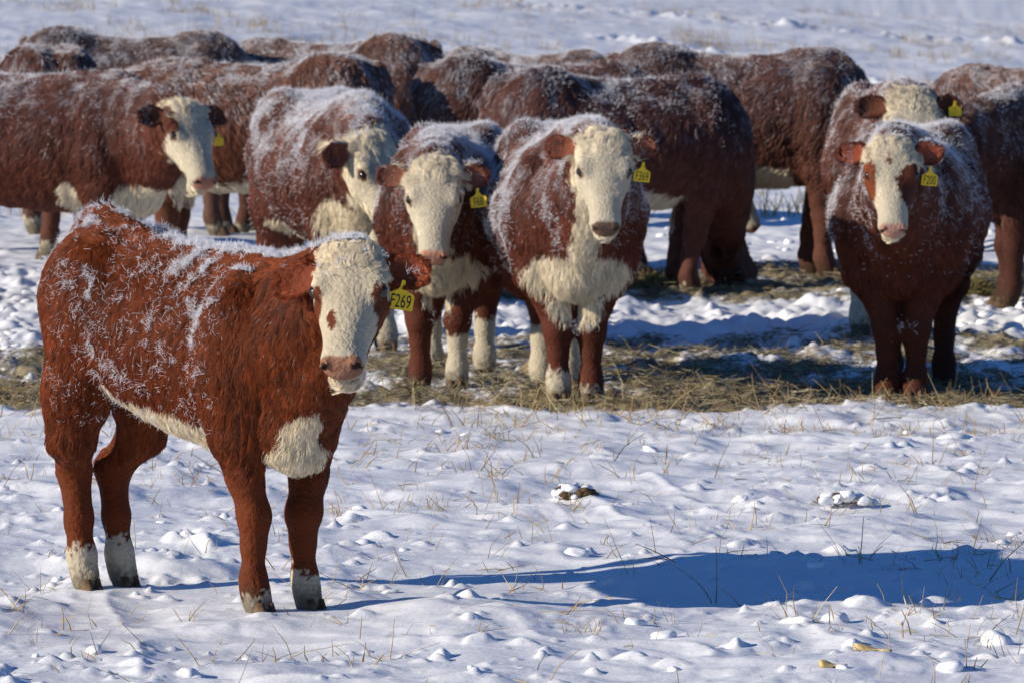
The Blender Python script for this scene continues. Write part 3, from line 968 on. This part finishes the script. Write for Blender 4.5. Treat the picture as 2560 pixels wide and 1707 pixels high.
# the calf in front
add(mid, name='calf', cat='calf', calf=True, label='russet white-faced calf standing alone in front, frost crystals along its back, tag F269',
    pos=(-.79, 13.02), yaw=-53, H=.935, L=.352, vox=.0080, red=RED_CALF, poll=px(882, 614, 12.38), hyaw=-96, hpitch=-45, hroll=2,
    hl=.026, hr=.00036, hairs=380000, lock=.013, clumpf=.42, lift=.45, lj=.12, crest=.75, lumpy=.0035, yf=.080, yh=.062, facedens=2.4, fat=.90, legr=.75, kb=.036, earbase=.13,
    frosts=[dict(n=26000, w=fw_flank, l=.0085, r=.00026, curl=.9, up=.45, base=.009, dz=-.2), dict(n=13000, clumps=1900, clr=.006, w=fw_spine, l=.0105, r=.00038, curl=.6, up=.7, base=.008, dz=.1), dict(n=500, clumps=50, clr=.008, w=lambda P, N, z, up: 1.0 * (z > .9), l=.012, r=.0004, curl=.6, base=.012, head=3)], dust=.015, dustlo=.4,
    belly=.545, bellyx=-.30, tint=0, facew=1.06, curl=.65, jawback=1.25, socks=(.065, .10, .13, .15), patch=(((.55, -.05, .485), (.12, .042, .075)), ((.535, -.035, .42), (.13, .070, .068))),
    thigh=.8, legdx=(0, 0, .03, .03), spots=((.46, -.212, .085, .048, .15, (.20, .05, .016)), (.45, .222, .085, .052, -.1, (.18, .045, .016)), (.66, -.085, .085, .033, .2, (.20, .05, .018))),
    nose=(.24, .115, .07), ear_r=(.30, -.25), ear_l=(.10, -.10), earlen=(.185, .165), inner=(.30, .07, .03), tags=((1, 'F269', 1.0, 10, (3, 9), -.04, -.08),), wtint=(1, .98, .95), mud=.7, group=None)

# three facing the camera in the middle row
add(mid, label='white-faced cow with tag F68, head low, left of the cow with tag F369',
    pos=(-.295, 23.65), yaw=-94, H=1.19, red=RED, poll=px(1085, 410, 22.45), L=.43, hyaw=-90, hpitch=-62, frosts=rime(19000, fw_front(.55, 1, .7)), fat=1.0,
    socks=(.02, .22, .24, .24), throat=.06, patch=(((.54, .0, .45), (.16, .20, .085)), ((.50, 0, .37), (.14, .07, .08))), yf=.07, yh=.105, belly=.44,
    earwhite=True, nose=(.50, .24, .16), tags=((1, 'F68', 1.15, -8, (-6, -7), .30, -.13),), inner=(.32, .12, .075), curl=1.1)
add(mid, label='stocky white-faced cow with tag F369 and dark nose, centre of the middle row',
    pos=(.235, 22.62), yaw=-86, H=1.215, red=RED, poll=px(1508, 340, 21.5), L=.415, hyaw=-87, hpitch=-60, frosts=rime(22000, fw_front(.45, -1, .9)), fat=1.08,
    socks=(.12, .07, .25, .25), throat=.048, patch=(((.54, .0, .455), (.18, .24, .085)), ((.50, 0, .37), (.16, .10, .09))), yf=.058, yh=.05, belly=.44, faceback=-.02,
    earwhite=True, nose=(.12, .07, .05), tags=((1, 'F369', 1.15, 16, (5, 6), .12, -.16),), inner=(.38, .12, .065), curl=1.15, ear=(.0, .0))
add(mid, label='dark red cow with tag F200 and a brown eye patch, facing the camera',
    pos=(1.745, 22.85), yaw=-98, H=1.20, red=(.13, .034, .018), poll=px(2228, 354, 21.65), L=.405, hyaw=-91, hpitch=-58, frosts=rime(17000, fw_front(.5, -1, .8)), fat=1.10,
    socks=(0, 0, .0, .0), belly=0, yf=.052, yh=.10, nose=(.42, .22, .16), tags=((1, 'F200', 1.15, 20, (4, 4), .12, -.14),), inner=(.42, .10, .05), eartint=(.9, .8, .8),
    spots=((.50, .20, .24, .15, 0, (.12, .035, .018)), (.43, -.25, .24, .085, 0, (.26, .07, .025)), (.27, -.03, .05, .03, 0, (.15, .06, .03))), mud=.3, faceback=.03)
# turned away at the left of the middle row
add(mid, label='frost-backed cow turning its pale woolly head right, left of the tag F68 cow',
    pos=(-.885, 26.2), yaw=-73, H=1.31, L=.50, red=(.16, .05, .032), poll=px(935, 345, 25.2), hyaw=-52, hpitch=-60, frosts=rime(26000, fw_front(.6, -1, .7, 1.3), .013, .0006), fat=1.02,
    socks=(.2, .2, .2, .2), patch=(((.52, .0, .50), (.16, .24, .12)), ((.40, 0, .93), (.10, .06, .06))), belly=.46, throat=.10, earwhite=True, vox=.016, hairs=130000, hr=.0009,
    ear=(.25, -.15), nose=(.45, .22, .16))

# back rows
add(far, label='big red cow at the left edge, side on, white face turned right',
    pos=(-2.68, 29.25), yaw=-22, H=1.36, L=.495, crest=.80, red=(.15, .043, .024), poll=px(462, 262, 28.4), hyaw=-58, hpitch=-52, fat=1.02, hairs=110000, vox=.018, hr=.0011,
    socks=(.2, .2, .05, .05), patch=(((.54, -.02, .45), (.15, .20, .085)), ((.24, -.15, .46), (.05, .2, .06))), belly=0, nose=(.35, .16, .11), tags=((1, '', 1.0, 10, (0, 0), .2, -.2),),
    spots=((.22, -.23, .16, .08, 0, (.16, .05, .03)),), eartint=(.7, .7, .7))
add(far, label='long red cow behind the big left-edge cow, its rounded rump to the right',
    pos=(-1.55, 31.5), yaw=168, H=1.36, red=(.17, .060, .032), poll_l=(.86, .05, .80), hyaw=190, hpitch=-50, belly=.46, patch=(((.28, 0, .42), (.16, .2, .09)),))
add(far, label='cow at the far left edge with a frosted flank and shaded rump',
    pos=(-3.27, 33.6), yaw=128, H=1.36, red=(.15, .052, .034), poll_l=(.82, 0, .66), hyaw=130, hpitch=-60)
add(far, label='frost-grey long back in the last row, furthest left against the hill',
    pos=(-2.58, 36.0), yaw=-13, H=1.44, red=(.16, .080, .058), poll_l=(.86, 0, .55), hyaw=0, hpitch=-65, dust=.5, tint=.8)
add(far, label='brown dusted back in the last row, left of centre against the hill',
    pos=(-1.30, 36.2), yaw=166, H=1.39, red=(.15, .058, .038), poll_l=(.82, 0, .5), hyaw=180, hpitch=-70, dust=.4, tint=.7)
add(far, label='red cow behind the tag F369 cow, rump beside the dark gap',
    pos=(.22, 31.6), yaw=-9, H=1.345, red=(.15, .052, .032), poll_l=(.84, 0, .55), hyaw=0, hpitch=-65)
add(far, label='small snow-backed cow in the last row, centre, seen over the others',
    pos=(.16, 37.6), yaw=-28, H=1.27, red=(.14, .065, .046), poll_l=(.82, 0, .55), hyaw=-20, hpitch=-65, dust=.7, tint=.9)
add(far, label='very large dark cow behind tag F369, tail to the left, head in hay',
    pos=(.62, 29.85), yaw=12, H=1.31, L=.52, red=(.16, .058, .040), poll=px(1835, 600, 30.5), hyaw=-25, hpitch=-62, faceback=.62, fat=1.22, hairs=110000, vox=.018, hr=.0011, dust=.3, tint=.3,  # faceback turns most of the white face red, painting in the head's shade
    belly=.50, socks=(.05, .05, .2, .2), patch=(), yf=.075, legdx=(-.10, -.12, 0, 0), lumpy=.008)
add(far, label='red-brown cow between tags F369 and F200, back sloping down to the right',
    pos=(1.40, 31.6), yaw=-14, H=1.42, red=(.16, .060, .040), poll_l=(.84, -.06, .46), hyaw=-20, hpitch=-70, legdx=(-.02, -.12, 0, 0), belly=.52, socks=(0, 0, 0, 0), hairs=80000)
add(far, label='white-faced cow peering over the back of the tag F200 cow',
    pos=(1.98, 27.35), yaw=-94, H=1.31, L=.50, red=(.16, .05, .03), poll=px(2278, 236, 26.3), hyaw=-84, hpitch=-56, fat=1.0, hairs=80000, vox=.017, hr=.0011,
    socks=(.22, .22, .2, .2), tags=((1, '', 1.1, 10, (0, 0), .35, .05),), belly=.42, eartint=(.75, .7, .7), yf=.11)
add(far, label='brown cow in the back row at the right, dusted back against the hill',
    pos=(3.42, 34.0), yaw=165, H=1.26, red=(.18, .07, .042), poll_l=(.86, .04, .62), hyaw=175, hpitch=-60)
add(far, label='dark cow cut by the right edge, standing in shade beside tag F200',
    pos=(3.28, 29.1), yaw=184, H=1.275, red=(.10, .033, .022), poll=px(2352, 318, 28.3), hyaw=215, hpitch=-60, dust=.4, socks=(0, 0, 0, 0), tags=((1, '', 1.0, 25, (0, 0), .45, .0),), belly=.40)

for d in HERD:
    cx, cy = d['pos']; H = d['H']; a = math.radians(d['yaw']); c, s = math.cos(a), math.sin(a)
    dx = d.get('legdx', (0, 0, 0, 0)); yf = d.get('yf', .085); yh = d.get('yh', .085)
    for k, (lx, ly) in enumerate(((.415, -yf), (.415, yf), (-.485, -yh), (-.485, yh))):
        lx += dx[k]
        HOOF_SPOTS.append((cx + H * (lx * c - ly * s), cy + H * (lx * s + ly * c)))
zat = build_ground()
for i, d in enumerate(HERD):
    animal(d)

# ------------------------------------------------------------------ straw, stubble, hay
def strands(name, B, D, Ln, W, C, bend, label, cat=None, kind='stuff', segs=2, parent=None):
    """thin three-sided stalks: base B, direction D, length, width, colour, bend vector"""
    n = len(B)
    D = norm(D)
    e1 = norm(np.cross(D, np.tile([0.31, 0.2, 0.9], (n, 1)) + RNG.normal(0, .3, (n, 3)))); e2 = np.cross(D, e1)
    rings = []
    for i in range(segs + 1):
        u = i / segs
        c = B + D * (Ln * u)[:, None] + bend * (u * u)[:, None] if np.ndim(u) else B + D * (Ln * u)[:, None] + bend * (u * u)
        w = (W * (1 - .55 * u))[:, None]
        for k in range(3):
            a = 2 * math.pi * k / 3
            rings.append(c + (e1 * math.cos(a) + e2 * math.sin(a)) * w)
    R = np.stack(rings, 1)                      # n, 3*(segs+1), 3
    m = 3 * (segs + 1)
    V = R.reshape(-1, 3)
    base = (np.arange(n) * m)[:, None, None]
    q = []
    for i in range(segs):
        for k in range(3):
            q.append((3 * i + k, 3 * i + (k + 1) % 3, 3 * i + 3 + (k + 1) % 3, 3 * i + 3 + k))
    Q = (base + np.array(q)[None]).reshape(-1, 4)
    me = new_mesh(name, V, Q, smooth=False)
    set_col(me, np.repeat(C, m, 0))
    o = link(name, me, M_STRAW, parent)
    tag(o, label, cat, None, kind)
    return o

def straw_colours(n, dark=0.0):
    pal = np.array([(.50, .36, .15), (.42, .30, .13), (.36, .22, .09), (.55, .44, .24), (.24, .16, .07)])
    c = pal[RNG.integers(0, len(pal), n)] * RNG.uniform(.7, 1.2, (n, 1))
    return c * (1 - dark)

def grass_layer():
    # stubble standing in the snow
    n0 = 5200
    d = RNG.uniform(10.4, 22.6, n0) ; x = RNG.uniform(-1, 1, n0) * (.3 + .108 * d)
    k = fbm2(x * 1.7, d * 1.3, 71, 3) + .25 * sstep(18.5, 20.5, d) * 2.2 - .05
    keep = RNG.random(n0) < np.clip(.10 + 1.0 * np.maximum(k, 0), 0, 1)
    d, x = d[keep], x[keep]
    # each spot is a small bunch of one to four stalks
    m = RNG.choice([1, 1, 1, 2, 3, 4], len(d))
    d = np.repeat(d, m) + RNG.normal(0, .03, m.sum()); x = np.repeat(x, m) + RNG.normal(0, .022, m.sum())
    n = len(d)
    tall = 1 + .7 * sstep(19.5, 21.5, d)
    Ln = np.exp(RNG.normal(-3.0, .45, n)) * tall
    D = np.stack([RNG.normal(.05, .55, n), RNG.normal(0, .4, n), np.abs(RNG.normal(.9, .35, n)) + .05], -1)
    flat = RNG.random(n) < .2
    D[flat, 2] *= .15
    B = np.stack([x, d, zat(x, d) - .006 + .008 * flat], -1)
    W = RNG.uniform(.0009, .0022, n) * np.where(d > 17, 1.25, 1)
    bend = RNG.normal(0, .35, (n, 3)) * Ln[:, None] * np.array([1, 1, .3]); bend[:, 2] -= np.abs(bend[:, 0]) * .4
    strands('dry_grass', B, D, Ln, W, straw_colours(n), bend, 'dry straw-coloured grass stubble poking through the foreground snow')

def hay_layer():
    n0 = 80000
    d = np.concatenate([RNG.uniform(21.2, 27.6, int(n0 * .75)), RNG.uniform(28.8, 32.5, n0 - int(n0 * .75))])
    x = RNG.uniform(-1, 1, n0) * (.3 + .108 * d)
    hm = hay_mask(x, d)
    keep = RNG.random(n0) < np.clip((hm - .34) * 2.0, .015, 1) * np.where(fbm2(x * 7, d * 4, 95) > -.12, 1, .25)
    d, x, hm = d[keep], x[keep], hm[keep]
    n = len(d)
    Ln = RNG.uniform(.025, .10, n)
    D = np.stack([RNG.normal(0, 1, n), RNG.normal(0, .7, n), RNG.normal(.02, .16, n)], -1)
    B = np.stack([x, d, zat(x, d) + RNG.uniform(-.002, .022, n) ], -1)
    W = RNG.uniform(.0012, .0028, n)
    pal = np.array([(.42, .35, .21), (.35, .30, .18), (.22, .18, .11), (.50, .42, .28), (.22, .20, .12), (.11, .085, .055)])
    C = pal[RNG.integers(0, 6, n)] * RNG.uniform(.7, 1.2, (n, 1))
    bend = RNG.normal(0, .3, (n, 3)) * Ln[:, None] * np.array([1, 1, .4])
    strands('hay', B, D, Ln, W, C, bend, 'trampled hay strewn over the snow under the cattle')

def hill_grass():
    n0 = 15000
    d = 38 + 95 * RNG.random(n0) ** 1.3; x = RNG.uniform(-1, 1, n0) * (.5 + .112 * d)
    k = fbm2(x * .55, d * .16, 45, 4, .65)
    keep = RNG.random(n0) < np.clip(.05 + 1.5 * k, 0.02, 1)
    d, x = d[keep], x[keep]
    m = RNG.integers(2, 6, len(d))
    d = np.repeat(d, m) + RNG.normal(0, .08, m.sum()); x = np.repeat(x, m) + RNG.normal(0, .05, m.sum())
    n = len(d)
    Ln = RNG.uniform(.06, .22, n)
    D = np.stack([RNG.normal(0, .35, n), RNG.normal(0, .3, n), np.ones(n)], -1)
    B = np.stack([x, d, zat(x, d) - .01], -1)
    strands('dry_grass', B, D, Ln, np.full(n, .004), straw_colours(n), RNG.normal(0, .25, (n, 3)) * Ln[:, None], 'pale dry grass on the snowy hillside behind the herd', segs=1)

def hay_clump(x, d, rx, h, label):
    n = 1500
    a = RNG.uniform(0, 2 * math.pi, n); r = np.sqrt(RNG.random(n))
    px_ = x + rx * r * np.cos(a); py_ = d + rx * .8 * r * np.sin(a)
    top = h * (1 - r ** 2)
    z = macro_z(px_, py_) + top * RNG.random(n) ** .5 + .005
    D = np.stack([-np.sin(a) + RNG.normal(0, .6, n), np.cos(a) + RNG.normal(0, .6, n), RNG.normal(-.05, .35, n)], -1)
    Ln = RNG.uniform(.06, .16, n)
    pal = np.array([(.42, .33, .13), (.33, .29, .12), (.25, .19, .08), (.30, .30, .12), (.14, .10, .05)])
    C = pal[RNG.integers(0, 5, n)] * RNG.uniform(.7, 1.2, (n, 1))
    B = np.stack([px_, py_, z], -1) - norm(D) * (Ln / 2)[:, None]
    B[:, 2] = np.maximum(B[:, 2], macro_z(px_, py_) + .004)
    z0 = np.array([x, d, float(macro_z(x, d))])
    o = strands('hay_clump', B - z0, D, Ln, RNG.uniform(.0016, .003, n), C, RNG.normal(0, .35, (n, 3)) * Ln[:, None], label, 'hay', kind=None)
    o.location = z0
    o['group'] = 'clumps of hay by the cattle'
    return o

grass_layer()
hay_layer()
hill_grass()
hay_clump((1632 - 1280) / F_PX * 30.0, 30.0, .11, .10, 'rounded clump of hay on the snow beside the front leg of the big dark cow')
hay_clump((2440 - 1280) / F_PX * 29.6, 29.6, .12, .11, 'loose clump of hay by the legs of the dark cow at the right edge')

# ------------------------------------------------------------------ lumps of snow and other small things
def lump_mesh(seed, name='snow_lump', sharp=.5, res=3):
    import bmesh
    bm = bmesh.new()
    bmesh.ops.create_icosphere(bm, subdivisions=res, radius=1)
    P = np.array([v.co[:] for v in bm.verts])
    d = 1 + .22 * noise3(P * 1.4 + seed * 7.1, 81) + .12 * noise3(P * 3.1 + seed * 3.3, 82) + .05 * noise3(P * 7, 83 + seed)
    # a few broken flat faces
    rg = np.random.default_rng(seed)
    Pn = P * d[:, None]
    for k in range(3):
        nv = norm(rg.normal(0, 1, 3)); c = rg.uniform(.55, .85)
        t = np.maximum(Pn @ nv - c, 0)
        Pn = Pn - nv * (t * sharp)[:, None]
    for v, q in zip(bm.verts, Pn): v.co = q
    me = bpy.data.meshes.new(name)
    for f_ in bm.faces: f_.smooth = True
    bm.to_mesh(me); bm.free()
    me.materials.append(M_SNOW)
    return me

LUMPS = [lump_mesh(i) for i in range(9)]
def lump(u, v, r, i, label, group, sq=.75):
    d = 1.2 * F_PX / max(v - 305, 60)
    if v < 900:
        for _ in range(30):
            d = (CAM_H - float(macro_z(0, d))) * F_PX / (v - 305)
    x = (u - 1280) / F_PX * d
    o = bpy.data.objects.new('snow_lump', LUMPS[i % 9]); COL.objects.link(o)
    o.scale = (r * RNG.uniform(.9, 1.35), r * RNG.uniform(.8, 1.2), r * sq * RNG.uniform(.45, .9))
    o.location = (x, d, float(zat(np.array([x]), np.array([d]))[0]) + r * .05)
    o.rotation_euler = (RNG.normal(0, .15), RNG.normal(0, .15), RNG.uniform(0, 6.28))
    tag(o, label, 'snow lump', group)
    return o

FRONT = [(232, 1630, 26), (140, 1440, 20), (975, 1480, 24), (1440, 1390, 36), (1590, 1565, 30), (2010, 1560, 30), (2090, 1545, 44), (1945, 1405, 22), (1240, 1515, 18), (2110, 1700, 22), (1690, 1680, 24), (1140, 1525, 14), (1630, 1130, 26), (2275, 1088, 24), (2390, 1100, 52), (1100, 1082, 16), (1165, 1085, 14), (1395, 1020, 16), (1850, 1252, 24), (2500, 1610, 50), (2380, 1690, 40), (1660, 1590, 34), (85, 1640, 14), (620, 1660, 20), (2540, 1345, 20), (1180, 1675, 16), (400, 1310, 14), (1010, 1380, 18), (1570, 1265, 16), (2040, 1445, 24)]
ORD = ['leftmost', 'second from the left', 'third from the left', 'fourth from the left', 'fifth from the left', 'sixth from the left', 'seventh from the left', 'eighth from the left', 'ninth from the left']
ROWS = [(1010, 1140, 'just in front of the herd'), (1140, 1350, "above the calf's shadow"), (1350, 1500, "level with the calf's hooves"), (1500, 1620, "below the calf's shadow"), (1620, 1720, 'along the bottom edge')]
for v0, v1, where in ROWS:
    row = sorted(q for q in FRONT if v0 <= q[1] < v1)
    for k, (u, v, r) in enumerate(row):
        d = 1.2 * F_PX / (v - 305)
        o_ = ORD[k] if k < len(row) - 1 else 'rightmost'
        lump(u, v, .85 * r / F_PX * d, int(u + v), ('large' if r > 35 else 'small') + ' snow lump, ' + o_ + ' ' + where, 'loose snow lumps in the foreground')
rg = np.random.default_rng(12)
for i in range(150):
    # broken snow thrown up along the feeding line
    if i < 95:
        u = rg.uniform(2060, 2560) if i % 3 else rg.uniform(900, 2560); v = rg.uniform(735, 850)
    elif i < 125:
        u = rg.uniform(1480, 2100); v = rg.uniform(715, 765)
    else:
        u = rg.uniform(0, 110) if i % 2 else rg.uniform(880, 1330); v = rg.uniform(790, 880)
    lump(u, v, rg.uniform(.018, .052), i, 'frozen lump of trodden snow near the feet of the herd', 'frozen snow lumps near the herd', .85)

# two snow-covered clods of earth and grass
M_CLOD = flat_mat('earth_clod', (.09, .055, .03), .9, .1, .5, 25)
def clod(u, v, r, label, flat):
    d = 1.2 * F_PX / (v - 305); x = (u - 1280) / F_PX * d
    z = float(zat(np.array([x]), np.array([d]))[0])
    o = bpy.data.objects.new('earth_clod', None); COL.objects.link(o); o.location = (x, d, z - .008); o.empty_display_size = .05
    tag(o, label, 'clod', 'snow-covered clods')
    rg_ = np.random.default_rng(int(u))
    hh = .50 if not flat else .32
    # a heap of small earth crumbs, the upper ones buried in snow
    import bmesh
    core = bmesh.new(); cap = bmesh.new()
    for k in range(40):
        a = rg_.uniform(0, 6.28); q = math.sqrt(rg_.random())
        cr = r * rg_.uniform(.16, .36)
        cpos = Vector((r * 1.05 * q * math.cos(a), r * .8 * q * math.sin(a), r * hh * (1 - q * q) * .9 + .25 * cr + .006))
        bm = core if (cpos.x > (.1 if not flat else 9) * r and q > .55) or k % 8 == 0 else cap
        m_ = LUMPS[k % 9].copy(); m_.transform(Matrix.Translation(cpos) @ Matrix.Rotation(rg_.uniform(0, 6), 4, 'Z') @ Matrix.Diagonal((cr * 1.2, cr, cr * .75, 1)))
        bm.from_mesh(m_); bpy.data.meshes.remove(m_)
    for bm, nm, mt_ in ((core, 'earth_crumbs', M_CLOD), (cap, 'snow_cap', M_SNOW)):
        me = bpy.data.meshes.new(nm); bm.to_mesh(me); bm.free(); me.materials.clear()
        link(nm, me, mt_, o)['kind'] = 'stuff'
    n = 130
    a = RNG.uniform(0, 6.28, n); q = np.sqrt(RNG.random(n))
    B = np.stack([r * 1.15 * q * np.cos(a), r * .95 * q * np.sin(a), r * hh * (1 - q * q) + .008], -1)
    D = np.stack([np.cos(a) + RNG.normal(0, .5, n), np.sin(a) + RNG.normal(0, .5, n), RNG.normal(.4, .4, n)], -1)
    strands('grass_blades', B, D, RNG.uniform(.006, .022, n), RNG.uniform(.0007, .0014, n), straw_colours(n, .4), RNG.normal(0, .005, (n, 3)), None, None, 'stuff', 1, o)
clod(1438, 1252, .062, 'dark earth clod half capped with snow in the middle of the foreground snow', False)
clod(2112, 1262, .082, 'wide snow-covered clod with grass showing through, at the right of the foreground', True)

# pale husk pieces at the lower right
M_HUSK = flat_mat('corn_husk', (.56, .42, .19), .75, .2, .45, 70)
def husk(u, v, ln, wd, rz, label):
    import bmesh
    d = 1.2 * F_PX / (v - 305); x = (u - 1280) / F_PX * d
    bm = bmesh.new()
    ring = []
    for i in range(9):
        t = i / 8; r = wd * (.55 + .45 * math.sin(math.pi * min(1, t * 1.15 + .1)))
        rr = []
        for k in range(8):
            a = 2 * math.pi * k / 8
            rr.append(bm.verts.new(((t - .5) * ln, r * math.cos(a), .55 * r * math.sin(a) + .004 * math.sin(5 * t + k))))
        ring.append(rr)
    for i in range(8):
        for k in range(8):
            bm.faces.new((ring[i][k], ring[i][(k + 1) % 8], ring[i + 1][(k + 1) % 8], ring[i + 1][k]))
    bm.faces.new(ring[0]); bm.faces.new(ring[-1][::-1])
    bmesh.ops.recalc_face_normals(bm, faces=bm.faces)
    me = bpy.data.meshes.new('corn_husk'); bm.to_mesh(me); bm.free()
    for p_ in me.polygons: p_.use_smooth = True
    o = link('corn_husk', me, M_HUSK)
    o.location = (x, d, float(zat(np.array([x]), np.array([d]))[0]) + wd * .35); o.rotation_euler = (.1, .12, rz)
    tag(o, label, 'husk', 'pieces of husk in the snow')
husk(2185, 1664, .085, .011, -.2, 'long pale yellow husk lying on the snow at the lower right')
husk(2085, 1698, .060, .013, .15, 'short yellow-brown husk at the bottom edge of the snow')

# the tall forked weed standing in the calf's shadow
def weed(u, v, label):
    d = 1.2 * F_PX / (v - 305); x = (u - 1280) / F_PX * d
    z = float(zat(np.array([x]), np.array([d]))[0])
    sc = d / F_PX
    o = bpy.data.objects.new('weed_stalk', None); COL.objects.link(o); o.location = (x, d, z - .01); o.empty_display_size = .05
    tag(o, label, 'weed')
    paths = [[(0, 0), (4, 60), (2, 150)], [(-6, 0), (-60, 75), (-185, 140)], [(-100, 112), (-150, 138), (-200, 158)], [(-120, 120), (-165, 122), (-195, 118)]]
    for p_ in paths:
        B = np.array([[p_[0][0] * sc, 0, p_[0][1] * sc]]); E = np.array([p_[2][0] * sc, .02, p_[2][1] * sc]); M_ = np.array([p_[1][0] * sc, .01, p_[1][1] * sc])
        # quadratic through the middle point
        d1 = (4 * M_ - 3 * B[0] - E); bnd = (2 * B[0] + 2 * E - 4 * M_)
        Ln = np.array([np.linalg.norm(d1)])
        strands('stem', B, d1[None], Ln, np.array([.0019]), np.array([[.20, .13, .06]]), bnd[None], None, None, None, 8, o)
weed(1790, 1500, 'tall forked dry weed stalk standing in the blue shadow of the calf')
